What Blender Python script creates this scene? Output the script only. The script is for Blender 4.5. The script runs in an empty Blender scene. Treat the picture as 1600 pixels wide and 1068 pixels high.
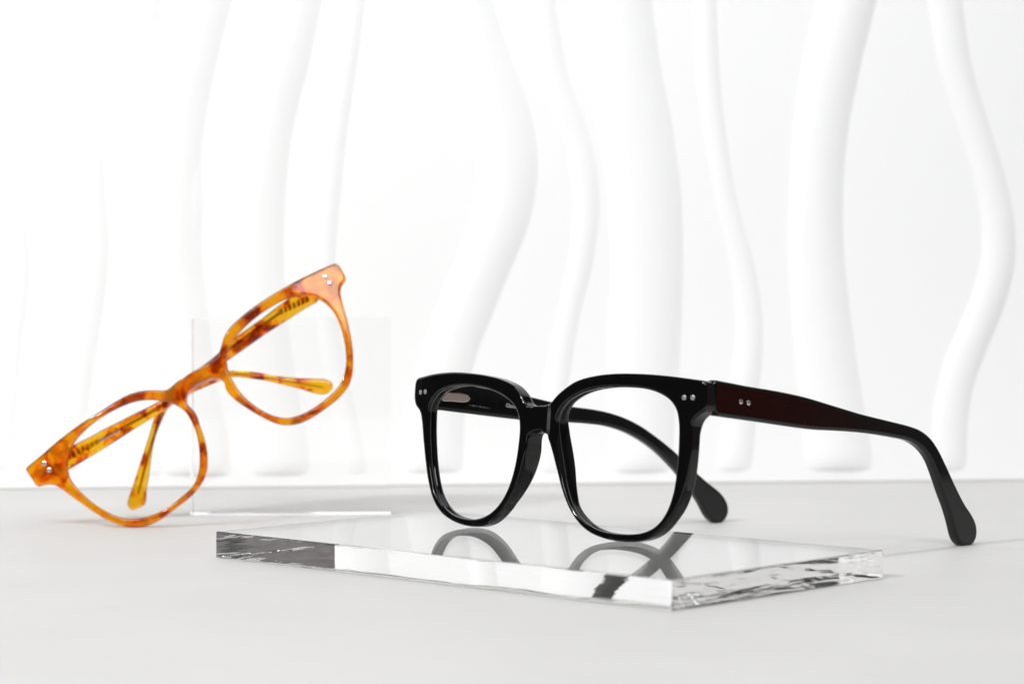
import bpy, bmesh, math, random, json
import numpy as np
from mathutils import Vector, Matrix, noise
from mathutils.geometry import delaunay_2d_cdt
MM = 0.001
S = bpy.context.scene
COL = S.collection
R = math.radians

# ------------------------------------------------------------------ camera
cam = bpy.data.cameras.new("camera"); camo = bpy.data.objects.new("camera", cam); COL.objects.link(camo)
cam.sensor_width = 36.0; cam.lens = 82.28
camo.location = (0, 0, 0.086); camo.rotation_euler = (R(90 - 1.159), 0, 0)
cam.clip_start = 0.01; cam.clip_end = 50
cam.dof.use_dof = True; cam.dof.focus_distance = 0.77; cam.dof.aperture_fstop = 13
S.camera = camo

# ------------------------------------------------------------------ world: dim studio, warm-brown dark to the right
w = bpy.data.worlds.new("World"); S.world = w; w.use_nodes = True
nt = w.node_tree; nt.nodes.clear()
def N(t, ty, **kw):
    n = t.nodes.new(ty)
    for k, v in kw.items():
        if k in n.inputs: n.inputs[k].default_value = v
        else: setattr(n, k, v)
    return n
out = N(nt, 'ShaderNodeOutputWorld'); bg = N(nt, 'ShaderNodeBackground')
tc = N(nt, 'ShaderNodeTexCoord'); sep = N(nt, 'ShaderNodeSeparateXYZ')
nt.links.new(tc.outputs['Generated'], sep.inputs[0])
mr = N(nt, 'ShaderNodeMapRange'); mr.inputs[1].default_value = 0.55; mr.inputs[2].default_value = 0.95
nt.links.new(sep.outputs[0], mr.inputs[0])
mx = N(nt, 'ShaderNodeMix', data_type='RGBA'); mx.inputs[6].default_value = (0.010, 0.010, 0.011, 1); mx.inputs[7].default_value = (0.115, 0.098, 0.094, 1)
mr.inputs[1].default_value = 0.80; mr.inputs[2].default_value = 0.97
# dark red patch put into the world colour for the black temple's red reflection
def band(src, a, b_, soft):
    m1 = N(nt, 'ShaderNodeMapRange'); m1.inputs[1].default_value = a - soft; m1.inputs[2].default_value = a + soft; nt.links.new(src, m1.inputs[0])
    m2 = N(nt, 'ShaderNodeMapRange'); m2.inputs[1].default_value = b_ + soft; m2.inputs[2].default_value = b_ - soft; nt.links.new(src, m2.inputs[0])
    m3 = N(nt, 'ShaderNodeMath', operation='MULTIPLY'); nt.links.new(m1.outputs[0], m3.inputs[0]); nt.links.new(m2.outputs[0], m3.inputs[1]); return m3.outputs[0]
b1 = band(sep.outputs[1], -0.16, 0.02, 0.02); b2 = band(sep.outputs[2], -0.085, 0.03, 0.012)
bb = N(nt, 'ShaderNodeMath', operation='MULTIPLY'); nt.links.new(b1, bb.inputs[0]); nt.links.new(b2, bb.inputs[1])
mc = N(nt, 'ShaderNodeMix', data_type='RGBA'); mc.inputs[6].default_value = (0.150, 0.140, 0.137, 1); mc.inputs[7].default_value = (0.29, 0.045, 0.032, 1)
nt.links.new(bb.outputs[0], mc.inputs[0]); nt.links.new(mc.outputs[2], mx.inputs[7])
nt.links.new(mr.outputs[0], mx.inputs[0]); nt.links.new(mx.outputs[2], bg.inputs[0])
bg.inputs[1].default_value = 1.0; nt.links.new(bg.outputs[0], out.inputs[0])

# ------------------------------------------------------------------ lamps
def area(name, loc, target, sx, sy, power, color=(1, 1, 1)):
    l = bpy.data.lights.new(name, 'AREA'); l.shape = 'RECTANGLE'; l.size = sx; l.size_y = sy; l.energy = power; l.color = color
    o = bpy.data.objects.new(name, l); COL.objects.link(o); o.location = loc
    d = Vector(target) - Vector(loc); o.rotation_euler = d.to_track_quat('-Z', 'Y').to_euler()
    return o
area("key_lamp", (-0.95, -0.10, 1.02), (0.0, 0.85, 0.03), 0.07, 0.07, 13.0, (1, 0.985, 0.96))
area("overhead_softbox", (0.30, 0.82, 1.10), (0.22, 0.88, 0.0), 0.9, 0.7, 4.7, (1, 0.995, 0.985))
area("backdrop_lamp", (-0.46, -0.08, 1.08), (0.08, 1.06, 0.12), 0.6, 0.5, 9.5, (0.975, 0.988, 1.0))
area("front_softbox", (0.42, -0.70, 1.22), (0.14, 1.06, 0.12), 0.9, 0.5, 13.6, (0.985, 0.99, 1.0))
S.view_settings.view_transform = 'Standard'; S.view_settings.look = 'None'; S.view_settings.exposure = -0.06; S.view_settings.gamma = 1
S.render.engine = 'CYCLES'
c = S.cycles
c.max_bounces = 24; c.transmission_bounces = 20; c.glossy_bounces = 12; c.diffuse_bounces = 6; c.transparent_max_bounces = 12
c.caustics_reflective = True; c.caustics_refractive = True; c.sample_clamp_indirect = 4.0; c.blur_glossy = 0.3
c.use_denoising = True

# ------------------------------------------------------------------ materials
def mat(name):
    m = bpy.data.materials.new(name); m.use_nodes = True; t = m.node_tree
    return m, t, t.nodes['Principled BSDF'], t.nodes['Material Output']
def link(t, a, b): t.links.new(a, b)
def ramp(t, src, stops):
    r = N(t, 'ShaderNodeValToRGB'); e = r.color_ramp.elements
    while len(e) < len(stops): e.new(0.5)
    for el, (p, cc) in zip(e, stops): el.position = p; el.color = (*cc, 1) if len(cc) == 3 else cc
    link(t, src, r.inputs[0]); return r
def objcoord(t, scale=(1, 1, 1)):
    a = N(t, 'ShaderNodeTexCoord'); m = N(t, 'ShaderNodeMapping'); m.inputs['Scale'].default_value = scale
    link(t, a.outputs['Object'], m.inputs[0]); return m.outputs[0]

M_table, t, p, o = mat("matte white laminate")
v = objcoord(t)
nz = N(t, 'ShaderNodeTexNoise', Scale=14.0, Detail=5.0); link(t, v, nz.inputs['Vector'])
rp = ramp(t, nz.outputs[0], [(0.3, (0.560, 0.557, 0.548)), (0.7, (0.590, 0.586, 0.577))])
vo = N(t, 'ShaderNodeTexVoronoi', Scale=28.0); link(t, v, vo.inputs['Vector'])
sp = ramp(t, vo.outputs['Distance'], [(0.0, (0.78, 0.78, 0.78)), (0.028, (1, 1, 1))])
mm = N(t, 'ShaderNodeMix', data_type='RGBA', blend_type='MULTIPLY'); mm.inputs[0].default_value = 0.6
link(t, rp.outputs[0], mm.inputs[6]); link(t, sp.outputs[0], mm.inputs[7]); link(t, mm.outputs[2], p.inputs['Base Color'])
p.inputs['Roughness'].default_value = 0.55; p.inputs['Specular IOR Level'].default_value = 0.3
n2 = N(t, 'ShaderNodeTexNoise', Scale=900.0, Detail=3.0); link(t, v, n2.inputs['Vector'])
b = N(t, 'ShaderNodeBump', Strength=0.06, Distance=0.0002); link(t, n2.outputs[0], b.inputs['Height']); link(t, b.outputs[0], p.inputs['Normal'])

M_wall, t, p, o = mat("satin white relief plaster")
p.inputs['Base Color'].default_value = (0.90, 0.903, 0.907, 1); p.inputs['Roughness'].default_value = 0.5
p.inputs['Specular IOR Level'].default_value = 0.3
v = objcoord(t); n2 = N(t, 'ShaderNodeTexNoise', Scale=60.0, Detail=4.0); link(t, v, n2.inputs['Vector'])
b = N(t, 'ShaderNodeBump', Strength=0.08, Distance=0.001); link(t, n2.outputs[0], b.inputs['Height']); link(t, b.outputs[0], p.inputs['Normal'])

def black_acetate():
    m, t, p, o = mat("glossy black acetate")
    v = objcoord(t)
    vo = N(t, 'ShaderNodeTexVoronoi', Scale=520.0); link(t, v, vo.inputs['Vector'])
    nn = N(t, 'ShaderNodeTexNoise', Scale=95.0, Detail=3.0); link(t, v, nn.inputs['Vector'])
    thr = ramp(t, nn.outputs[0], [(0.60, (0, 0, 0)), (0.72, (0.07, 0.07, 0.07))])
    lt = N(t, 'ShaderNodeMath', operation='LESS_THAN'); link(t, vo.outputs['Distance'], lt.inputs[0]); link(t, thr.outputs[0], lt.inputs[1])
    mx = N(t, 'ShaderNodeMix', data_type='RGBA'); mx.inputs[6].default_value = (0.0035, 0.0034, 0.0036, 1); mx.inputs[7].default_value = (0.30, 0.29, 0.28, 1)
    link(t, lt.outputs[0], mx.inputs[0]); link(t, mx.outputs[2], p.inputs['Base Color'])
    n3 = N(t, 'ShaderNodeTexNoise', Scale=300.0, Detail=4.0); link(t, v, n3.inputs['Vector'])
    rr = ramp(t, n3.outputs[0], [(0.3, (0.05, 0.05, 0.05)), (0.75, (0.12, 0.12, 0.12))]); link(t, rr.outputs[0], p.inputs['Roughness'])
    p.inputs['IOR'].default_value = 1.43
    n4 = N(t, 'ShaderNodeTexNoise', Scale=70.0, Detail=2.0); link(t, v, n4.inputs['Vector'])
    b = N(t, 'ShaderNodeBump', Strength=0.10, Distance=0.0006); link(t, n4.outputs[0], b.inputs['Height']); link(t, b.outputs[0], p.inputs['Normal'])
    return m
M_black = black_acetate()

def tortoise(name, clear, seed, sh=0.0):
    m, t, p, o = mat(name)
    v = objcoord(t)
    mp = N(t, 'ShaderNodeMapping'); mp.inputs['Location'].default_value = seed; link(t, v, mp.inputs[0])
    nn = N(t, 'ShaderNodeTexNoise', Scale=135.0, Detail=3.0, Roughness=0.55, Distortion=0.5); link(t, mp.outputs[0], nn.inputs['Vector'])
    col = ramp(t, nn.outputs[0], [(0.42 + sh * 0.2, (1.0, 0.61 + sh, 0.032 + sh * 0.6)), (0.51 + sh * 0.15, (1.0, 0.51 + sh, 0.020 + sh * 0.3)), (0.55 + sh * 0.1, (0.94, 0.29, 0.018)), (0.625, (0.42, 0.08, 0.012))])
    dif = N(t, 'ShaderNodeBsdfDiffuse'); tr = N(t, 'ShaderNodeBsdfTranslucent'); rf = N(t, 'ShaderNodeBsdfRefraction', IOR=1.10, Roughness=0.06)
    for x in (dif, tr, rf): link(t, col.outputs[0], x.inputs['Color'])
    m1 = N(t, 'ShaderNodeMixShader'); m1.inputs[0].default_value = 0.62; link(t, dif.outputs[0], m1.inputs[1]); link(t, tr.outputs[0], m1.inputs[2])
    m2 = N(t, 'ShaderNodeMixShader'); m2.inputs[0].default_value = clear; link(t, m1.outputs[0], m2.inputs[1]); link(t, rf.outputs[0], m2.inputs[2])
    gl = N(t, 'ShaderNodeBsdfGlossy', Roughness=0.04); fr = N(t, 'ShaderNodeFresnel', IOR=1.48)
    m3 = N(t, 'ShaderNodeMixShader'); link(t, fr.outputs[0], m3.inputs[0]); link(t, m2.outputs[0], m3.inputs[1]); link(t, gl.outputs[0], m3.inputs[2])
    t.nodes.remove(p); link(t, m3.outputs[0], o.inputs[0])
    return m
M_tort = tortoise("amber tortoiseshell acetate", 0.70, (0.05, 0.03, 0.02))
M_tort_clear = tortoise("clear amber tortoiseshell acetate", 0.86, (0.043, 0.01, 0.05), 0.12)

M_steel, t, p, o = mat("polished steel")
p.inputs['Base Color'].default_value = (0.75, 0.73, 0.72, 1); p.inputs['Metallic'].default_value = 1; p.inputs['Roughness'].default_value = 0.22
M_dull, t, p, o = mat("dull steel")
p.inputs['Base Color'].default_value = (0.42, 0.40, 0.39, 1); p.inputs['Metallic'].default_value = 0.8; p.inputs['Roughness'].default_value = 0.38
M_hinge, t, p, o = mat("brushed nickel silver")
p.inputs['Base Color'].default_value = (0.80, 0.68, 0.60, 1); p.inputs['Metallic'].default_value = 1; p.inputs['Roughness'].default_value = 0.25
M_core, t, p, o = mat("bronze core wire")
p.inputs['Base Color'].default_value = (0.46, 0.30, 0.21, 1); p.inputs['Metallic'].default_value = 0.5; p.inputs['Roughness'].default_value = 0.4
M_print, t, p, o = mat("white foil print")
p.inputs['Base Color'].default_value = (0.55, 0.55, 0.58, 1); p.inputs['Roughness'].default_value = 0.4
M_print_dim, t, p, o = mat("faint grey print")
p.inputs['Base Color'].default_value = (0.16, 0.17, 0.18, 1); p.inputs['Roughness'].default_value = 0.5

def acrylic(name, bump, ior=1.49):
    m, t, p, o = mat(name)
    p.inputs['Base Color'].default_value = (0.998, 1.0, 0.999, 1); p.inputs['Roughness'].default_value = 0.0
    p.inputs['IOR'].default_value = ior; p.inputs['Transmission Weight'].default_value = 1.0
    if bump:
        v = objcoord(t, (18, 18, 230)); nn = N(t, 'ShaderNodeTexNoise', Scale=1.0, Detail=3.0, Distortion=0.4); link(t, v, nn.inputs['Vector'])
        ge = N(t, 'ShaderNodeNewGeometry'); sx = N(t, 'ShaderNodeSeparateXYZ'); link(t, ge.outputs['True Normal'], sx.inputs[0])
        ab = N(t, 'ShaderNodeMath', operation='ABSOLUTE'); link(t, sx.outputs[2], ab.inputs[0])
        lt = N(t, 'ShaderNodeMath', operation='LESS_THAN'); lt.inputs[1].default_value = 0.2; link(t, ab.outputs[0], lt.inputs[0])
        mu = N(t, 'ShaderNodeMath', operation='MULTIPLY'); link(t, nn.outputs[0], mu.inputs[0]); link(t, lt.outputs[0], mu.inputs[1])
        wx = N(t, 'ShaderNodeMapRange'); wx.inputs[1].default_value = -0.2; wx.inputs[2].default_value = 0.2; wx.inputs[3].default_value = 0.4; wx.inputs[4].default_value = 1.0
        link(t, sx.outputs[0], wx.inputs[0]); m4 = N(t, 'ShaderNodeMath', operation='MULTIPLY'); link(t, mu.outputs[0], m4.inputs[0]); link(t, wx.outputs[0], m4.inputs[1]); mu = m4
        b = N(t, 'ShaderNodeBump', Strength=bump, Distance=0.001); link(t, mu.outputs[0], b.inputs['Height']); link(t, b.outputs[0], p.inputs['Normal'])
    return m
M_plate = acrylic("clear acrylic with saw-waved edges", 0.16)
M_block = acrylic("clear polished acrylic", 0.0, 1.36)

# ------------------------------------------------------------------ helpers
def obj(name, verts, faces, m, parent=None, smooth=True, label=None, loc=None):
    """verts are world points in metres; the object's origin is loc (or the parent's place)"""
    base = Vector(loc) if loc is not None else Vector((0, 0, 0))
    pw = parent_world(parent)
    org = base if loc is not None else pw
    me = bpy.data.meshes.new(name)
    me.from_pydata([tuple(Vector(q) - org) for q in verts], [], faces); me.validate(); me.update()
    me.materials.append(m)
    if smooth: me.polygons.foreach_set('use_smooth', [True] * len(me.polygons))
    ob = bpy.data.objects.new(name, me); COL.objects.link(ob)
    if parent: ob.parent = parent; ob.location = org - pw
    else: ob.location = org
    if label: ob['label'] = label
    return ob
def parent_world(p):
    v = Vector((0, 0, 0))
    while p is not None: v += p.location; p = p.parent
    return v
def thing(name, label, cat, loc):
    o = bpy.data.objects.new(name, None); COL.objects.link(o); o.location = loc
    o['label'] = label; o['category'] = cat; o.empty_display_size = 0.01; return o
def recalc(ob):
    bm = bmesh.new(); bm.from_mesh(ob.data); bmesh.ops.recalc_face_normals(bm, faces=bm.faces); bm.to_mesh(ob.data); bm.free()

def spline(P, step=0.7, closed=True):
    P = np.array(P, float); n = len(P); res = []
    rng = range(n) if closed else range(n - 1)
    for i in rng:
        p1, p2 = P[i], P[(i + 1) % n]
        p0 = P[(i - 1) % n] if closed or i > 0 else 2 * p1 - p2
        p3 = P[(i + 2) % n] if closed or i < n - 2 else 2 * p2 - p1
        t0 = 0; a = 0.5
        t1 = t0 + max(np.linalg.norm(p1 - p0), 1e-6) ** a; t2 = t1 + max(np.linalg.norm(p2 - p1), 1e-6) ** a; t3 = t2 + max(np.linalg.norm(p3 - p2), 1e-6) ** a
        for k in range(12):
            t = t1 + (t2 - t1) * k / 12
            A1 = (t1 - t) / (t1 - t0) * p0 + (t - t0) / (t1 - t0) * p1
            A2 = (t2 - t) / (t2 - t1) * p1 + (t - t1) / (t2 - t1) * p2
            A3 = (t3 - t) / (t3 - t2) * p2 + (t - t2) / (t3 - t2) * p3
            B1 = (t2 - t) / (t2 - t0) * A1 + (t - t0) / (t2 - t0) * A2
            B2 = (t3 - t) / (t3 - t1) * A2 + (t - t1) / (t3 - t1) * A3
            res.append((t2 - t) / (t2 - t1) * B1 + (t - t1) / (t2 - t1) * B2)
    if not closed: res.append(P[-1])
    Q = np.array(res)
    if closed: Q = np.vstack([Q, Q[:1]])
    s = np.concatenate([[0], np.cumsum(np.linalg.norm(np.diff(Q, axis=0), axis=1))])
    k = max(8, int(round(s[-1] / step)))
    u = np.linspace(0, s[-1], k + 1)[:-1 if closed else None]
    Q2 = np.stack([np.interp(u, s, Q[:, j]) for j in range(2)], 1)
    if closed:
        for _ in range(2): Q2 = 0.5 * Q2 + 0.25 * (np.roll(Q2, 1, 0) + np.roll(Q2, -1, 0))
    return Q2
def inside(pts, poly):
    x, y = pts[:, 0], pts[:, 1]; r = np.zeros(len(pts), bool); n = len(poly)
    for i in range(n):
        x1, y1 = poly[i]; x2, y2 = poly[(i + 1) % n]
        if y1 == y2: continue
        c_ = (y1 > y) != (y2 > y)
        r ^= c_ & (x < (x2 - x1) * (y - y1) / (y2 - y1) + x1)
    return r
def dist_to(pts, loops):
    d = np.full(len(pts), 1e9)
    for L in loops:
        a = L; b_ = np.roll(L, -1, 0); ab = b_ - a; l2 = (ab ** 2).sum(1) + 1e-12
        for s0 in range(0, len(pts), 400):
            q = pts[s0:s0 + 400, None, :] - a[None]
            tt = np.clip((q * ab[None]).sum(2) / l2[None], 0, 1)
            dd = np.sqrt(((q - tt[..., None] * ab[None]) ** 2).sum(2)).min(1)
            d[s0:s0 + 400] = np.minimum(d[s0:s0 + 400], dd)
    return d
def area2(L): x, y = L[:, 0], L[:, 1]; return 0.5 * float((x * np.roll(y, -1) - y * np.roll(x, -1)).sum())

def slab(name, fr, outer, holes, thick, r, m, parent, step=0.7, grid=1.6, dep=None, rback=None, groove=0.0, label=None):
    """a plate of given outline: rounded front and back edges, holes with an optional lens groove.
    fr: frame (O, e1, e2, n, k); thick(u, v) in mm; dep(u, v) extra offset of the front in mm"""
    O, e1, e2, n = (np.array(fr[q]) for q in ('O', 'e1', 'e2', 'n')); k = fr['k']
    if not callable(thick): T0 = thick; thick = lambda u, v: T0 + 0 * u
    if dep is None: dep = lambda u, v: 0 * u
    rb = r if rback is None else rback
    loops = [spline(outer, step)] + [spline(h, step) for h in holes]
    if area2(loops[0]) < 0: loops[0] = loops[0][::-1]
    for i in range(1, len(loops)):
        if area2(loops[i]) > 0: loops[i] = loops[i][::-1]
    def nrm(L):
        tg = np.roll(L, -1, 0) - np.roll(L, 1, 0); tg /= np.linalg.norm(tg, axis=1)[:, None]
        return np.stack([tg[:, 1], -tg[:, 0]], 1)            # outward from the material
    pts = [L for L in loops]; nb = [len(L) for L in loops]; cnt = sum(nb)
    extra = []
    for f in (0.08, 0.28, 0.6, 1.0, 1.25):
        for L in loops:
            q = L - nrm(L) * (f * r)
            q = q[dist_to(q, loops) > 0.93 * f * r]
            extra.append(q)
    lo = loops[0].min(0); hi = loops[0].max(0)
    gx, gy = np.meshgrid(np.arange(lo[0], hi[0], grid), np.arange(lo[1], hi[1], grid)); g = np.stack([gx.ravel(), gy.ravel()], 1)
    g = g[inside(g, loops[0])]
    for L in loops[1:]: g = g[~inside(g, L)]
    g = g[dist_to(g, loops) > 1.25 * r + 0.35 * grid]
    extra.append(g)
    P = np.vstack(pts + extra)
    edges = []; s = 0
    for c_ in nb:
        edges += [(s + i, s + (i + 1) % c_) for i in range(c_)]; s += c_
    vo, eo, fo, ov, oe, of_ = delaunay_2d_cdt([Vector((float(a), float(b_))) for a, b_ in P], edges, [], 0, 1e-5)
    V = np.array([[q[0], q[1]] for q in vo]); mp = {}
    for i, l in enumerate(ov):
        for a in l: mp[a] = i
    F_ = [list(f) for f in fo]
    cen = np.array([V[f].mean(0) for f in F_]); ok = inside(cen, loops[0])
    for L in loops[1:]: ok &= ~inside(cen, L)
    F_ = [f for f, q in zip(F_, ok) if q]
    d = dist_to(V, loops); d[[mp[i] for i in range(cnt)]] = 0
    def prof(d_, rr): x = np.clip(d_ / rr, 0, 1); return rr * (np.sqrt(np.maximum(0, 1 - (1 - x) ** 2)) - 1)
    def to3(uv, off):
        u, v_ = uv[:, 0], uv[:, 1]; kk = k[0] + k[1] * u + k[2] * u * u + dep(u, v_) * 1.0 + off
        return O[None] + u[:, None] * e1[None] + v_[:, None] * e2[None] + kk[:, None] * n[None]
    Tf = thick(V[:, 0], V[:, 1])
    front = to3(V, prof(d, r)); back = to3(V, -dep(V[:, 0], V[:, 1]) * 1.0 - Tf - prof(d, rb))
    verts = [front, back]; nv = len(V)
    faces = []
    for f in F_:
        a = V[f[0]]; b_ = V[f[1]]; c_ = V[f[2]]
        ccw = (b_[0] - a[0]) * (c_[1] - a[1]) - (b_[1] - a[1]) * (c_[0] - a[0]) > 0
        g_ = f if ccw else f[::-1]
        faces.append(g_); faces.append([q + nv for q in g_[::-1]])
    base = 2 * nv; s = 0
    for li, (L, c_) in enumerate(zip(loops, nb)):
        nn = nrm(L); ids = [mp[s + i] for i in range(c_)]; rings = [ids]
        fz = front[ids]; bz = back[ids]
        if li > 0 and groove > 0: pr = [(0.12, 0), (0.26, 0), (0.30, 0.25), (0.42, 1), (0.54, 0.25), (0.58, 0), (0.85, 0)]
        else: pr = [(0.2, 0), (0.5, 0), (0.8, 0)]
        for ft, gv in pr:
            off = (nn * (groove * gv if li > 0 else 0))
            pp = fz * (1 - ft) + bz * ft + off[:, :1] * -e1[None] * -1 + off[:, 1:] * e2[None]
            if li > 0: pp = fz * (1 - ft) + bz * ft - (off[:, :1] * e1[None] + off[:, 1:] * e2[None])
            verts.append(pp); rings.append(list(range(base, base + c_))); base += c_
        rings.append([q + nv for q in ids])
        for a, b_ in zip(rings[:-1], rings[1:]):
            for i in range(c_):
                j = (i + 1) % c_
                faces.append([a[j], a[i], b_[i], b_[j]])
        s += c_
    VV = np.vstack(verts) * MM
    used = sorted({q for f in faces for q in f}); rm = {q: i for i, q in enumerate(used)}
    ob = obj(name, [VV[q] for q in used], [[rm[q] for q in f] for f in faces], m, parent, True, label)
    recalc(ob)
    return ob
def pt(fr, u, v, off=0.0, dep=0.0):
    O, e1, e2, n = (np.array(fr[q]) for q in ('O', 'e1', 'e2', 'n')); k = fr['k']
    return (O + u * e1 + v * e2 + (k[0] + k[1] * u + k[2] * u * u + off + dep) * n) * MM
def dome(name, fr, uv, r, h, m, parent, off=0.0, slope=None, label=None):
    """a small rivet head: a shallow dome with a rim, standing on the surface"""
    O, e1, e2, n = (Vector(fr[q]) for q in ('O', 'e1', 'e2', 'n')); k = fr['k']
    sl = k[1] + 2 * k[2] * uv[0]; a = (e1 + n * sl).normalized(); nn = a.cross(e2).normalized()
    if nn.dot(n) < 0: nn = -nn
    cpt = Vector(pt(fr, uv[0], uv[1], off)); vs = []; fs = []; K = 20
    prof = [(1.0, -0.3), (1.0, 0.05), (0.93, 0.4), (0.75, 0.75), (0.45, 0.95)]
    for q, z in prof:
        for i in range(K):
            an = 2 * math.pi * i / K
            vs.append(cpt + (a * math.cos(an) + e2 * math.sin(an)) * r * q * MM + nn * (h * z * MM))
    for j in range(len(prof) - 1):
        for i in range(K): fs.append([j * K + i, j * K + (i + 1) % K, (j + 1) * K + (i + 1) % K, (j + 1) * K + i])
    vs.append(cpt + nn * h * MM); L = (len(prof) - 1) * K
    for i in range(K): fs.append([L + i, L + (i + 1) % K, len(vs) - 1])
    return obj(name, vs, fs, m, parent, True, label)
def blob(name, fr, uv, size, off, m, parent, tilt=0.0, label=None, K=24, J=14):
    """a rounded pad: half sizes along e1, e2, n"""
    O, e1, e2, n = (Vector(fr[q]) for q in ('O', 'e1', 'e2', 'n'))
    c0 = Vector(pt(fr, uv[0], uv[1], off)); ca, sa = math.cos(tilt), math.sin(tilt)
    a = e1 * ca + e2 * sa; b_ = -e1 * sa + e2 * ca; vs = []; fs = []
    for j in range(J + 1):
        th = math.pi * j / J
        for i in range(K):
            ph = 2 * math.pi * i / K; x = math.sin(th) * math.cos(ph); z = math.sin(th) * math.sin(ph); y = math.cos(th)
            f = 1 - 0.25 * y
            vs.append(c0 + (a * x * size[0] * f + b_ * y * size[1] + n * z * size[2] * f) * MM)
    for j in range(J):
        for i in range(K): fs.append([j * K + i, j * K + (i + 1) % K, (j + 1) * K + (i + 1) % K, (j + 1) * K + i])
    o_ = obj(name, vs, fs, m, parent, True, label); recalc(o_); return o_
def lettering(name, text, fr, p0, p1, cap, m, parent, off=0.03, space=1.0):
    cu = bpy.data.curves.new("lettering", 'FONT'); cu.body = text; cu.size = cap / 0.70; cu.extrude = 0.01; cu.resolution_u = 3; cu.space_character = space
    tmp = bpy.data.objects.new("tmp", cu); COL.objects.link(tmp); dg = bpy.context.evaluated_depsgraph_get()
    me = bpy.data.meshes.new_from_object(tmp.evaluated_get(dg)); bpy.data.objects.remove(tmp)
    O, e1, e2, n = (Vector(fr[q]) for q in ('O', 'e1', 'e2', 'n')); k = fr['k']
    dx, dy = p1[0] - p0[0], p1[1] - p0[1]; L = math.hypot(dx, dy); dx /= L; dy /= L
    vs = []
    for q in me.vertices:
        u = p0[0] + q.co.x * dx - q.co.y * dy; v_ = p0[1] + q.co.x * dy + q.co.y * dx
        vs.append(pt(fr, u, v_, off + q.co.z))
    fs = [list(pg.vertices) for pg in me.polygons]; bpy.data.meshes.remove(me)
    return obj(name, vs, fs, m, parent, False)
def box(name, c0, ax, ay, hx, hy, z0, z1, m, parent=None, bev=0.0, loc=None, seg=2):
    c0 = Vector(c0); ax = Vector(ax); ay = Vector(ay); vs = []
    for z in (z0, z1):
        for sx, sy in ((-1, -1), (1, -1), (1, 1), (-1, 1)):
            q = c0 + ax * sx * hx + ay * sy * hy; vs.append(Vector((q.x, q.y, z)))
    o_ = obj(name, vs, [[3, 2, 1, 0], [4, 5, 6, 7], [0, 1, 5, 4], [1, 2, 6, 5], [2, 3, 7, 6], [3, 0, 4, 7]], m, parent, False, None, loc)
    if bev:
        bm = bmesh.new(); bm.from_mesh(o_.data)
        bmesh.ops.bevel(bm, geom=list(bm.edges), offset=bev, segments=seg, affect='EDGES', profile=0.5)
        bm.to_mesh(o_.data); bm.free()
    recalc(o_); return o_
def tag(o_, label, cat=None, kind=None):
    if label: o_['label'] = label
    if cat: o_['category'] = cat
    if kind: o_['kind'] = kind
    return o_
def smooth01(x): x = np.clip(x, 0, 1); return x * x * (3 - 2 * x)

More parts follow.
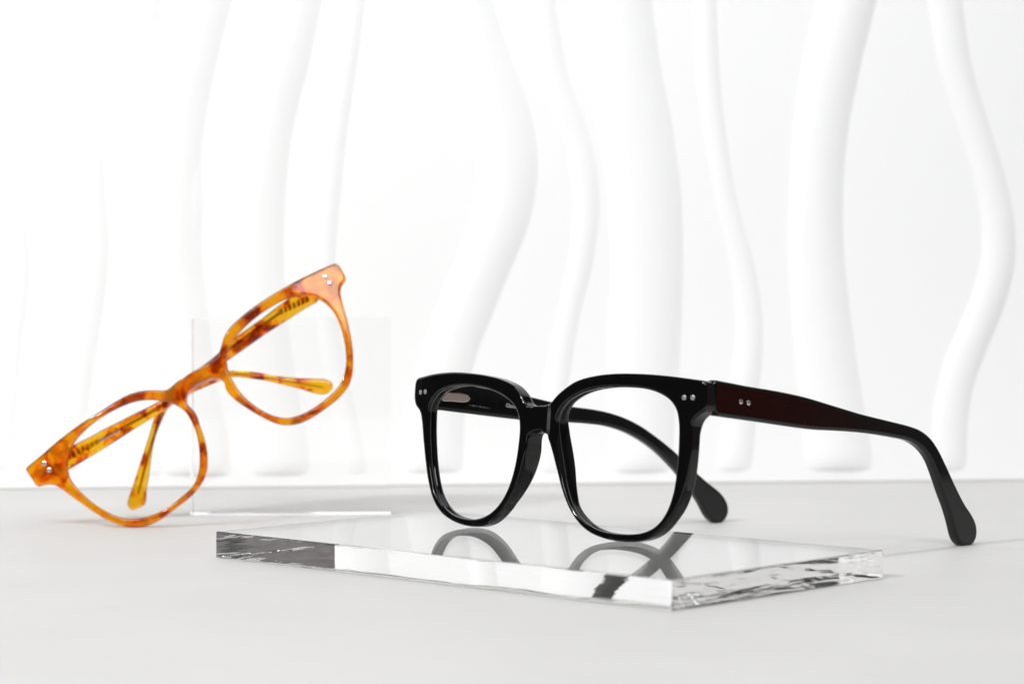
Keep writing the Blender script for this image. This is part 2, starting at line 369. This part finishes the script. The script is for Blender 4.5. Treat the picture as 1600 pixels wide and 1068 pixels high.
# ------------------------------------------------------------------ measured outlines, in millimetres in each piece's own plane
D = json.loads('''{"bf":{"frame":{"O":[4.3197,755.4235,9.0],"e1":[0.7175,-0.6966,0.0],"e2":[0.0607,0.0625,0.9962],"n":[-0.6939,-0.7148,0.0872],"k":[0,0,-0.0012]},"outer":[[-60.912,47.263],[-60.208,48.724],[-56.701,49.558],[-50.346,50.599],
[-40.649,51.306],[-30.462,51.106],[-22.274,50.405],[-15.889,49.366],[-9.587,47.285],[-5.583,44.219],[-4.067,42.048],[-2.973,41.292],[-0.195,41.225],[4.8,41.601],[4.289,41.76],[6.916,42.185],[7.84,42.888],[9.363,44.504],
[12.871,47.126],[17.781,49.774],[25.482,51.652],[33.715,52.546],[43.728,52.732],[53.425,52.387],[62.829,51.629],[66.392,51.22],[67.031,50.71],[67.421,46.57],[67.301,42.839],[67.114,42.092],[66.027,41.449],[64.824,40.58],
[63.633,39.466],[62.997,38.332],[62.896,36.779],[63.005,34.374],[63.006,30.382],[62.694,23.967],[61.858,18.054],[59.999,12.602],[57.356,8.419],[53.557,4.136],[49.259,1.674],[43.507,0.276],[38.213,0.098],[32.765,0.565],
[27.133,1.96],[22.355,4.535],[18.08,8.773],[14.748,14.104],[11.872,20.611],[9.304,26.615],[7.686,29.894],[6.495,31.521],[4.661,32.565],[3.111,32.781],[3.344,33.279],[0.503,32.849],[-1.463,32.033],[-2.25,30.107],[-2.452,
26.417],[-3.37,21.64],[-4.856,16.563],[-7.252,11.527],[-10.625,6.991],[-15.63,2.852],[-20.16,0.952],[-24.498,0.336],[-30.657,0.565],[-36.665,1.787],[-42.062,3.94],[-46.722,8.027],[-50.026,13.878],[-52.252,20.374],
[-54.192,27.467],[-56.118,35.149],[-57.317,37.61],[-59.79,39.49],[-60.887,41.69],[-61.055,45.03]],"holes":[[[-51.806,39.971],[-52.122,34.167],[-51.087,25.933],[-49.156,17.768],[-46.314,11.061],[-42.332,6.648],[-36.869,
3.887],[-30.875,2.866],[-24.334,2.917],[-18.522,4.63],[-13.766,7.959],[-10.33,12.296],[-8.114,17.177],[-6.704,22.527],[-5.909,28.896],[-5.84,34.176],[-6.943,38.362],[-9.611,41.45],[-14.406,43.965],[-21.062,45.818],
[-28.403,46.715],[-35.915,46.763],[-42.726,45.85],[-47.857,43.925]],[[10.451,38.392],[10.213,33.915],[11.059,28.929],[12.992,22.34],[15.346,15.804],[18.455,10.455],[22.566,6.421],[28.409,3.53],[35.345,2.496],[42.02,
2.653],[47.511,3.591],[52.154,6.073],[55.356,10.154],[57.456,16.178],[58.383,23.722],[58.466,31.753],[58.035,38.161],[56.83,42.132],[54.246,44.984],[50.297,46.885],[45.369,48.008],[38.74,48.382],[31.984,48.216],[25.105,
47.336],[18.837,45.475],[13.613,42.41]]],"riv":[[-57.252,44.106],[-54.565,44.329],[59.694,45.894],[62.77,46.014]],"c":[[2.3115,37.1147]]},"tr":{"frame":{"O":[59.1619,715.3074,0.0],"e1":[0.7473,0.6644,0.0],"e2":[0.0,0.0,
1.0],"n":[0.6644,-0.7473,0.0],"k":[0,0,0]},"outer":[[4.57,59.886],[5.769,59.709],[6.885,59.534],[12.499,58.684],[19.489,57.551],[32.841,55.691],[46.525,53.356],[60.556,50.154],[74.943,46.872],[89.7,44.014],[99.75,41.982],
[104.844,40.501],[109.989,37.775],[114.148,33.898],[118.346,28.491],[123.642,21.02],[128.981,14.271],[133.064,10.191],[135.45,6.594],[135.689,2.93],[133.878,0.405],[130.14,-0.454],[126.731,0.383],[124.282,2.858],[122.461,
7.445],[120.011,12.841],[116.315,19.264],[113.162,25.294],[110.033,30.188],[105.904,33.871],[99.779,36.84],[89.726,38.79],[74.972,40.771],[60.59,42.019],[51.201,42.69],[41.964,43.778],[28.389,45.618],[17.765,47.022],
[10.796,47.923],[6.914,48.473],[5.626,48.636],[4.598,48.79]],"riv":[[15.998,52.812],[19.505,52.346]]},"tl":{"frame":{"O":[-28.4412,798.8228,0.0],"e1":[0.7942,0.6077,0.0],"e2":[0.0,0.0,1.0],"n":[0.6077,-0.7942,0.0],"k":[0,
0,0]},"outer":[[0.573,57.582],[8.122,56.539],[21.823,54.011],[35.812,51.541],[44.347,49.967],[52.992,48.145],[63.807,45.896],[71.063,44.993],[79.18,43.593],[87.485,41.357],[95.768,37.923],[104.154,33.15],[112.643,27.605],
[121.239,21.034],[128.321,15.906],[135.473,11.209],[138.424,7.787],[139.351,4.222],[137.785,1.163],[134.523,-0.338],[131.594,0.439],[128.673,2.898],[125.438,7.646],[120.487,13.417],[113.606,20.19],[104.163,27.833],
[95.776,32.757],[87.43,36.224],[79.185,38.373],[71.068,39.457],[61.458,40.284],[50.101,40.957],[38.078,42.142],[19.332,44.526],[6.219,46.252],[1.1,47.063]],"hinge":[[5.413,52.647],[9.477,52.324],[14.114,51.874],[16.307,
51.264],[17.406,50.127],[16.58,49.153],[14.112,48.889],[9.475,49.349],[5.411,49.791]],"text":[[32.99,46.68],[44.348,45.218]],"small":[[17.13,47.808],[26.266,46.43]]},"of":{"frame":{"O":[-121.1127,872.3511,57.3177],
"e1":[0.8264,0.1104,0.5522],"e2":[-0.5631,0.1621,0.8103],"n":[0.0,-0.9806,0.1961],"k":[0,0,-0.0008]},"outer":[[-69.832,3.984],[-68.682,4.402],[-66.853,4.618],[-61.167,5.063],[-56.776,5.604],[-52.478,6.012],[-45.57,6.314],
[-38.907,6.258],[-33.687,6.054],[-27.147,5.837],[-22.232,5.182],[-17.896,3.636],[-13.559,1.069],[-10.621,-1.081],[-8.455,-1.333],[-5.476,-0.839],[-2.924,-1.008],[-4.091,-1.154],[-0.06,-0.885],[4.368,-1.196],[8.763,
-1.555],[12.502,-1.142],[15.298,0.795],[18.082,3.307],[21.605,5.172],[26.102,6.153],[31.146,6.783],[35.982,7.086],[41.442,7.151],[47.492,6.926],[53.41,6.486],[58.468,5.907],[63.501,5.278],[67.008,4.688],[68.671,4.252],
[69.301,3.192],[69.214,0.327],[68.795,-2.804],[67.688,-3.538],[65.89,-4.142],[64.395,-5.588],[63.184,-8.024],[62.059,-11.157],[61.025,-14.503],[59.623,-18.405],[57.283,-24.081],[54.777,-28.825],[51.354,-33.898],[47.214,
-37.592],[42.526,-39.308],[36.134,-40.102],[29.405,-40.249],[24.052,-39.485],[20.134,-37.708],[17.556,-35.649],[14.714,-31.753],[11.998,-26.358],[9.031,-18.966],[8.25,-15.426],[8.234,-13.433],[8.949,-11.618],[8.969,
-9.568],[7.953,-8.163],[5.365,-6.803],[1.976,-6.084],[-1.769,-5.913],[-4.512,-6.816],[-6.237,-8.409],[-6.68,-10.165],[-6.232,-12.211],[-5.961,-14.767],[-7.058,-19.195],[-8.046,-23.274],[-9.567,-27.659],[-11.682,-31.627],
[-14.04,-34.742],[-16.78,-36.914],[-20.296,-38.547],[-23.873,-39.457],[-28.137,-39.891],[-33.008,-40.235],[-37.089,-40.379],[-40.868,-40.055],[-44.227,-39.079],[-48.392,-36.672],[-50.912,-34.595],[-53.568,-31.281],
[-55.759,-27.345],[-57.665,-23.266],[-59.523,-18.272],[-61.43,-13.238],[-62.917,-9.097],[-63.826,-7.382],[-65.502,-5.809],[-67.482,-4.7],[-69.674,-3.916],[-69.779,-2.828],[-69.814,0.04],[-69.891,2.534]],
"holes":[[[-57.775,-8.008],[-57.77,-11.527],[-57.066,-15.932],[-55.797,-20.386],[-54.043,-24.7],[-51.912,-28.732],[-49.317,-32.14],[-46.797,-34.218],[-42.54,-36.485],[-39.15,-37.414],[-36.831,-37.938],[-31.65,-38.146],
[-26.776,-37.799],[-22.359,-37.131],[-18.935,-35.436],[-16.031,-32.704],[-13.461,-29.056],[-11.347,-25.086],[-9.735,-20.761],[-8.978,-16.522],[-8.833,-12.197],[-9.913,-8.732],[-11.762,-5.421],[-15.084,-2.324],[-18.744,
0.257],[-22.833,2.182],[-27.441,3.31],[-32.355,3.974],[-37.573,4.176],[-42.48,3.831],[-47.077,2.938],[-50.747,1.41],[-53.977,-1.096],[-55.86,-3.178],[-57.032,-5.614]],[[14.913,-3.73],[17.713,-0.837],[20.515,0.866],
[24.181,1.997],[28.68,2.979],[33.727,3.611],[38.419,3.691],[42.938,3.499],[47.098,2.751],[50.714,1.163],[53.855,-1.155],[55.939,-3.902],[57.36,-7.66],[57.685,-11.9],[56.915,-16.618],[55.423,-21.248],[53.556,-25.617],
[50.788,-30.172],[47.223,-33.938],[43.573,-35.958],[37.136,-37.288],[31.134,-37.616],[25.328,-36.95],[20.98,-35.122],[17.672,-31.938],[15.061,-27.563],[13.198,-22.742],[12.119,-17.179],[12.289,-10.866],[13.118,-6.975]]],
"riv":[[-62.728,1.604],[-62.525,-1.52],[62.517,1.872],[62.56,-1.15]]},"otl":{"frame":{"O":[-121.1127,872.3511,57.3177],"e1":[0.8264,0.1104,0.5522],"e2":[-0.5631,0.1621,0.8103],"n":[0.0,-0.9806,0.1961],"k":[-13.9744,
-0.0961,0]},"outer":[[-58.807,3.045],[-50.086,2.787],[-44.599,2.209],[-38.295,1.8],[-32.143,1.119],[-26.023,0.586],[-19.755,-0.184],[-14.928,-0.581],[-3.85,-1.413],[5.343,-2.602],[10.218,-3.896],[13.394,-5.403],[17.709,
-8.26],[21.791,-11.708],[26.543,-16.346],[31.529,-20.633],[36.803,-24.485],[39.96,-26.726],[42.443,-29.117],[42.835,-31.167],[41.679,-32.488],[39.585,-33.036],[37.332,-32.286],[34.887,-30.069],[31.878,-26.288],[27.33,
-21.337],[22.682,-16.322],[17.727,-11.788],[12.052,-7.493],[5.942,-6.121],[-3.049,-4.613],[-12.469,-4.283],[-15.909,-4.362],[-19.937,-4.489],[-25.815,-4.441],[-32.387,-4.45],[-38.992,-4.453],[-45.396,-4.432],[-51.913,
-4.177],[-56.53,-4.014],[-59.843,-3.55]],"comb":[[-55.139,0.016],[-41.959,-1.16]],"core":[[-42.482,-1.104],[-32.258,-1.745],[-21.462,-2.444],[-11.877,-2.902],[-2.385,-3.571],[7.011,-4.451],[13.759,-7.283],[20.312,
-12.666],[27.54,-19.242],[34.639,-26.033],[39.263,-30.44]],"text":[[-41.952,-2.043],[-32.253,-2.63]]},"otr":{"frame":{"O":[-121.1127,872.3511,57.3177],"e1":[0.8264,0.1104,0.5522],"e2":[-0.5631,0.1621,0.8103],"n":[0.0,
-0.9806,0.1961],"k":[-24.0682,0.2563,0]},"outer":[[57.932,0.545],[54.557,3.057],[48.696,4.566],[40.803,4.873],[35.022,4.773],[27.306,4.952],[20.364,4.966],[12.728,3.975],[8.329,3.751],[0.868,3.961],[-4.774,4.182],
[-10.428,4.403],[-14.928,3.173],[-18.813,0.588],[-22.288,-2.298],[-26.378,-5.641],[-31.583,-9.59],[-37.704,-14.262],[-43.372,-18.576],[-47.062,-21.319],[-48.409,-23.046],[-47.855,-25.236],[-45.582,-25.963],[-43.176,
-26.489],[-41.534,-25.872],[-38.966,-22.513],[-34.665,-17.946],[-29.256,-11.96],[-24.591,-7.536],[-19.002,-3.783],[-14.028,-1.392],[-8.103,-0.302],[-1.847,-0.064],[7.106,-0.31],[15.221,-0.411],[23.514,-0.659],[32.12,
-0.855],[39.559,-1.406],[44.441,-1.723],[50.98,-2.227],[55.774,-2.642]],"comb":[[53.533,0.221],[40.922,2.383]],"core":[[41.122,2.235],[30.187,2.522],[18.198,2.655],[7.447,2.444],[-3.208,2.435],[-12.195,1.781],[-18.462,
-2.073],[-24.867,-7.036],[-31.682,-12.607],[-37.409,-17.469],[-42.524,-21.876]]},"wall":{"O":[5.2597,1057.2778,0.0],"e":[0.9947,0.1033,0.0],"n":[0.1033,-0.9947,0.0],"bands":[[[[-242.998,215.452],[-240.423,173.334],
[-232.296,131.15],[-229.666,97.298],[-233.992,60.572],[-238.39,8.259]],[[-231.098,215.606],[-229.833,187.5],[-226.069,159.373],[-220.652,125.556],[-219.099,97.31],[-222.87,60.544],[-227.266,8.173]]],[[[-213.89,215.829],
[-209.271,187.708],[-203.281,151.066],[-200.317,122.807],[-199.553,102.996],[-202.454,74.666],[-206.999,54.835],[-209.042,32.156],[-208.298,8.025]],[[-196.343,216.056],[-191.719,182.236],[-186.004,137.023],[-184.441,
103.022],[-187.902,74.65],[-191.915,49.109],[-195.369,23.559],[-195.986,7.93]]],[[[-185.171,216.201],[-184.169,182.309],[-179.223,154.054],[-174.295,117.229],[-170.452,88.842],[-165.52,46.164],[-162.256,7.097]],
[[-161.066,216.513],[-161.73,182.524],[-158.422,159.869],[-152.589,131.509],[-148.452,97.39],[-145.407,74.602],[-144.918,46.083],[-147.257,17.549],[-148.134,6.986]]],[[[-118.461,217.065],[-128.469,174.312],[-134.232,
131.592],[-134.868,103.105],[-132.106,74.587],[-126.528,34.573],[-123.47,5.648]],[[-90.047,217.433],[-95.792,188.859],[-102.96,160.276],[-106.428,131.718],[-107.337,103.152],[-105.4,74.557],[-100.332,40.174],[-96.09,
17.201],[-95.539,5.426]]],[[[-83.489,217.518],[-87.242,188.946],[-91.566,160.359],[-94.475,126.055],[-95.665,97.449],[-91.731,60.211],[-84.632,28.616],[-80.941,6.173]],[[-70.634,217.684],[-74.389,189.076],[-78.717,
160.453],[-82.483,126.102],[-84.527,97.462],[-80.863,60.183],[-74.028,28.556],[-69.463,6.082]]],[[[-40.512,218.074],[-34.191,195.221],[-23.238,163.735],[-21.222,137.859],[-27.015,111.928],[-37.139,86.0],[-47.254,57.218],
[-53.904,31.323],[-55.08,5.969]],[[-13.972,218.418],[-5.288,192.654],[4.001,166.824],[6.912,146.659],[6.332,135.113],[1.975,114.889],[-5.288,97.551],[-13.416,77.34],[-20.377,60.03],[-25.018,39.833],[-26.764,19.621],
[-26.77,5.747]]],[[[-0.07,218.598],[7.775,181.266],[17.97,155.388],[21.772,132.296],[20.036,103.368],[12.758,68.633],[6.938,33.894],[5.778,5.491]],[[14.451,218.786],[20.871,184.273],[31.1,155.477],[34.917,132.355],
[32.598,103.389],[25.6,74.409],[20.94,45.427],[18.614,22.228],[18.33,5.392]]],[[[27.264,218.952],[31.086,175.706],[36.96,138.154],[39.038,103.4],[37.9,62.785],[38.513,30.827],[39.415,5.227]],[[58.85,219.361],[62.996,
190.469],[68.622,161.533],[72.492,132.525],[73.428,97.64],[72.587,68.532],[70.278,33.572],[68.253,5.0]]],[[[77.07,219.597],[78.299,187.724],[81.885,158.725],[87.845,126.775],[94.407,97.664],[96.833,68.491],[91.566,
33.464],[87.469,5.434]],[[88.565,219.746],[89.798,190.741],[92.806,161.71],[98.792,126.818],[106.857,97.678],[110.485,68.468],[108.171,39.231],[105.272,5.295]]],[[[134.204,220.337],[126.849,188.203],[122.765,156.097],
[121.052,126.906],[121.123,97.694],[123.591,62.591],[126.645,33.285],[129.104,5.402]],[[163.159,220.712],[155.182,188.482],[149.299,156.276],[147.575,132.864],[148.259,103.585],[151.639,74.266],[155.924,44.893],[160.199,
21.348],[162.353,5.144]]],[[[185.958,221.008],[190.268,194.692],[198.807,168.362],[207.369,141.962],[211.702,118.427],[210.576,97.795],[203.7,77.156],[194.712,56.535],[189.063,32.968],[188.261,4.942]],[[203.123,221.23],
[207.77,191.938],[216.663,162.618],[224.96,136.161],[228.695,115.528],[228.167,97.815],[223.386,80.093],[214.979,59.431],[208.687,41.731],[206.335,24.016],[206.11,4.804]]],[[[247.045,221.799],[244.216,177.568],[239.861,
133.28],[244.64,88.959],[252.485,44.511],[254.211,4.43]],[[277.552,222.194],[274.119,177.829],[269.459,133.414],[274.596,88.967],[284.047,44.386],[286.731,
4.177]]]]}}''')

# ------------------------------------------------------------------ the surface and the backdrop
table = box("table_surface", (0, 0.95, 0), (1, 0, 0), (0, 1, 0), 0.45, 0.75, -0.02, 0.0, M_table, loc=(0, 0.95, -0.01))
tag(table, "matte white tabletop", kind='structure')
Wd = D['wall']; wO = Vector(Wd['O']) * MM; we = Vector(Wd['e']); wn = Vector(Wd['n'])
panel = box("backdrop_panel", wO - wn * 0.006, we, wn, 0.62, 0.006, 0.00025, 0.46, M_wall, bev=0.0004, loc=tuple(wO))
tag(panel, "white relief panel with wavy vertical ribs standing upright behind the eyeglasses", "backdrop panel")
def rib(left, right, i):
    zl = np.array(left); zr = np.array(right)
    zb = 0.5 * (zl[-1][1] + zr[-1][1])
    zs_top = max(zl[0][1], zr[0][1])
    # rows: the foot is rounded, the body goes up past the frame
    rows = [zb + q for q in (0, .12, .4, .9, 1.6, 2.5, 3.6, 4.8, 6.2, 7.8, 9.5)] + list(np.arange(zb + 12, 445, 3.0))
    def edge(T, z):
        zz = T[::-1, 1]; uu = T[::-1, 0]
        if z <= zz[-1]:
            # smooth interpolation
            k_ = int(np.clip(np.searchsorted(zz, z) - 1, 0, len(zz) - 2)); 
            m_ = np.gradient(uu, zz); h = zz[k_ + 1] - zz[k_]; x = (z - zz[k_]) / h
            return ((1 + 2 * x) * (1 - x) ** 2 * uu[k_] + x * (1 - x) ** 2 * h * m_[k_] + x * x * (3 - 2 * x) * uu[k_ + 1] + x * x * (x - 1) * h * m_[k_ + 1])
        ss = (uu[-1] - uu[-2]) / (zz[-1] - zz[-2]); dz = z - zz[-1]
        return uu[-1] + 28 * ss * math.sin(dz / 28) + 4 * math.sin(dz / 37 + i) - 4 * math.sin(i)
    K = 26; vs = []; fs = []; foot = 8.5
    for z in rows:
        l = edge(zl, z); r_ = edge(zr, z); c_ = (l + r_) / 2; hw = (r_ - l) / 2
        q = min(1, (z - zb) / foot); rise = math.sqrt(max(0, 1 - (1 - q) ** 2.0))
        qs = min(1, (z - zb) / 2.6); side = 1 - (3.2 / hw) * (1 - math.sqrt(max(0, 1 - (1 - qs) ** 2))) if hw > 3.5 else qs ** .5
        H_ = min(3.6, hw * 0.20) * rise
        for j in range(K + 1):
            a = math.pi * j / K; cx = -math.cos(a); sy = math.sin(a)
            x = c_ + hw * side * cx; y = H_ * (1 - cx * cx) ** 1.1 - 0.15 if 0 < j < K else -0.3
            P_ = wO + we * x * MM + wn * y * MM; vs.append((P_.x, P_.y, z * MM))
    n_ = len(rows)
    for a in range(n_ - 1):
        for j in range(K): fs.append([a * (K + 1) + j, a * (K + 1) + j + 1, (a + 1) * (K + 1) + j + 1, (a + 1) * (K + 1) + j])
    fs.append(list(range(K + 1))[::-1]); fs.append([(n_ - 1) * (K + 1) + j for j in range(K + 1)])
    o_ = obj("wavy_rib", vs, fs, M_wall, panel, True); recalc(o_)
for i, (l, r_) in enumerate(Wd['bands']): rib(l, r_, i)
for i, (bi, dx) in enumerate(((3, -170.0), (6, -178.0), (9, -292.0), (3, 412.0), (4, 412.0), (5, 412.0))):   # the panel goes on to both sides
    l, r_ = Wd['bands'][bi]
    rib([[a + dx, b_] for a, b_ in l], [[a + dx, b_] for a, b_ in r_], 20 + i)

# ------------------------------------------------------------------ acrylic pieces
a0 = Vector((0.04344, 0.63388, 0)); ax = Vector((0.6799, 0.7333, 0)).normalized(); ay = Vector((-ax.y, ax.x, 0))
plate = box("acrylic_plate", a0 + ax * 0.05087 + ay * 0.09567, ax, ay, 0.05087, 0.09567, 0.0001, 0.0087, M_plate, bev=0.00035, loc=tuple(a0 + ax * 0.05087 + ay * 0.09567), seg=2)
tag(plate, "thick clear acrylic plate lying flat under the black eyeglasses", "acrylic plate")
b0 = Vector((-0.0863, 0.9172, 0)); bx = Vector((1, 0.030, 0)).normalized(); by = Vector((-bx.y, bx.x, 0))
block = box("acrylic_block", b0, bx, by, 0.0390, 0.0075, 0.0001, 0.0770, M_block, bev=0.0003, loc=tuple(b0))
tag(block, "square clear acrylic block standing upright behind the amber eyeglasses", "acrylic block")

# ------------------------------------------------------------------ black eyeglasses
fr = D['bf']['frame']; O_ = Vector(fr['O']) * MM
G = thing("eyeglasses", "glossy black square eyeglasses standing open with rims on the clear plate", "eyeglasses", (O_.x, O_.y, 0.0))
uc = D['bf']['c'][0][0]
def bdep(u, v_): return -1.1 * (1 - smooth01((np.abs(u - uc) - 3.6) / 1.6)) * smooth01((v_ - 20) / 6)
def bth(u, v_): return 4.9 + 3.4 * smooth01((19 - np.abs(u - uc)) / 5) * np.sin(np.pi * np.clip((v_ - 9) / 34, 0, 1)) ** 1.1 + 1.2 * smooth01((np.abs(u - uc) - 56) / 4) * smooth01((v_ - 34) / 5)
front = slab("frame_front", fr, D['bf']['outer'], D['bf']['holes'], bth, 0.75, M_black, G, step=0.6, grid=1.3, dep=bdep, groove=0.55)
for q in D['bf']['riv']: dome("rivet", fr, q, 0.82, 0.12, M_dull, front, off=0.0)
tr = D['tr']
tm = slab("temple", tr['frame'], tr['outer'], [], lambda u, v_: 3.8 + 0 * u, 1.0, M_black, G, step=0.8, grid=1.8)
for q in tr['riv']: dome("rivet", tr['frame'], q, 0.82, 0.12, M_steel, tm, off=0.0)
tl = D['tl']
tm = slab("temple", tl['frame'], tl['outer'], [], lambda u, v_: 3.8 + 0 * u, 1.0, M_black, G, step=0.8, grid=1.8)
slab("hinge", tl['frame'] | {'k': [0.45, 0, 0]}, tl['hinge'], [], 0.5, 0.2, M_hinge, tm, step=0.4, grid=0.8)
# the worn size print is only a row of short unreadable strokes
sp0, sp1 = np.array(tl['small'][0]), np.array(tl['small'][1]); vs = []; fs = []; rnd = random.Random(4)
for i in range(16):
    c_ = sp0 + (sp1 - sp0) * (i / 15); hx_, hy_ = rnd.uniform(0.08, 0.2), rnd.uniform(0.1, 0.42) * (1 - 0.035 * i)
    for sx, sy in ((-1, -1), (1, -1), (1, 1), (-1, 1)): vs.append(pt(tl['frame'], c_[0] + sx * hx_, c_[1] + sy * hy_, 0.03))
    fs.append([4 * i, 4 * i + 1, 4 * i + 2, 4 * i + 3])
obj("size_print", vs, fs, M_print_dim, tm, False)
lettering("lettering", "Glassesshop", tl['frame'], tl['text'][0], tl['text'][1], 1.35, M_print, tm)

# ------------------------------------------------------------------ amber eyeglasses
fr = D['of']['frame']
G2 = thing("eyeglasses", "amber tortoiseshell eyeglasses tipped up on one rim with folded temples", "eyeglasses", (-0.1406, 0.8698, 0.0))
front = slab("frame_front", fr, D['of']['outer'], D['of']['holes'], lambda u, v_: 3.8 + 2.6 * smooth01((15 - np.abs(u)) / 4) * np.sin(np.pi * np.clip((v_ + 22) / 24, 0, 1)) ** 1.2, 0.9, M_tort, G2, step=0.6, grid=1.3, groove=0.5)
for q in D['of']['riv']: dome("rivet", fr, q, 1.0, 0.35, M_steel, front, off=0.0)
def ribbon(name, fr, pts_, w0, w1, th, off, m, parent, comb=None):
    P_ = spline(pts_, 1.0, closed=False); n_ = len(P_); tg = np.gradient(P_, axis=0); tg /= np.linalg.norm(tg, axis=1)[:, None]
    nn = np.stack([-tg[:, 1], tg[:, 0]], 1); vs = []; fs = []
    for i in range(n_):
        w_ = w0 + (w1 - w0) * i / (n_ - 1)
        if i == n_ - 1: w_ *= 0.4
        for sx, sz in ((-1, -1), (1, -1), (1, 1), (-1, 1)):
            q = P_[i] + nn[i] * sx * w_ / 2; vs.append(pt(fr, q[0], q[1], off + sz * th / 2))
    for i in range(n_ - 1):
        for j in range(4): fs.append([i * 4 + j, i * 4 + (j + 1) % 4, i * 4 + 4 + (j + 1) % 4, i * 4 + 4 + j])
    fs.append([3, 2, 1, 0]); fs.append([(n_ - 1) * 4 + j for j in range(4)])
    if comb is not None:
        a, b_ = np.array(comb[0]), np.array(comb[1]); L = np.linalg.norm(b_ - a); d_ = (b_ - a) / L; e_ = np.array([-d_[1], d_[0]])
        K = 7
        for i in range(K):
            c_ = a + d_ * L * (i + 0.5) / K; hw = L / K * 0.36; hh = 1.25 - 0.06 * i; b0_ = len(vs)
            for sz in (-1, 1):
                for sx, sy in ((-1, -1), (1, -1), (1, 1), (-1, 1)):
                    q = c_ + d_ * (sx * hw + sy * 0.25) + e_ * sy * hh; vs.append(pt(fr, q[0], q[1], off + sz * th * 0.7))
            for f in ([3, 2, 1, 0], [4, 5, 6, 7], [0, 1, 5, 4], [1, 2, 6, 5], [2, 3, 7, 6], [3, 0, 4, 7]): fs.append([b0_ + q for q in f])
    o_ = obj(name, vs, fs, m, parent, False); recalc(o_); return o_
for key in ('otl', 'otr'):
    q = D[key]
    tm = slab("temple", q['frame'], q['outer'], [], lambda u, v_: 3.2 + 0 * u, 1.1, M_tort_clear, G2, step=0.8, grid=1.8)
    ribbon("core_wire", q['frame'], q['core'], 1.1, 0.8, 0.5, -0.9, M_core, tm, q['comb'])
    if 'text' in q: lettering("lettering", "Glassesshop", q['frame'], q['text'][0], q['text'][1], 1.25, M_print, tm, off=0.04)
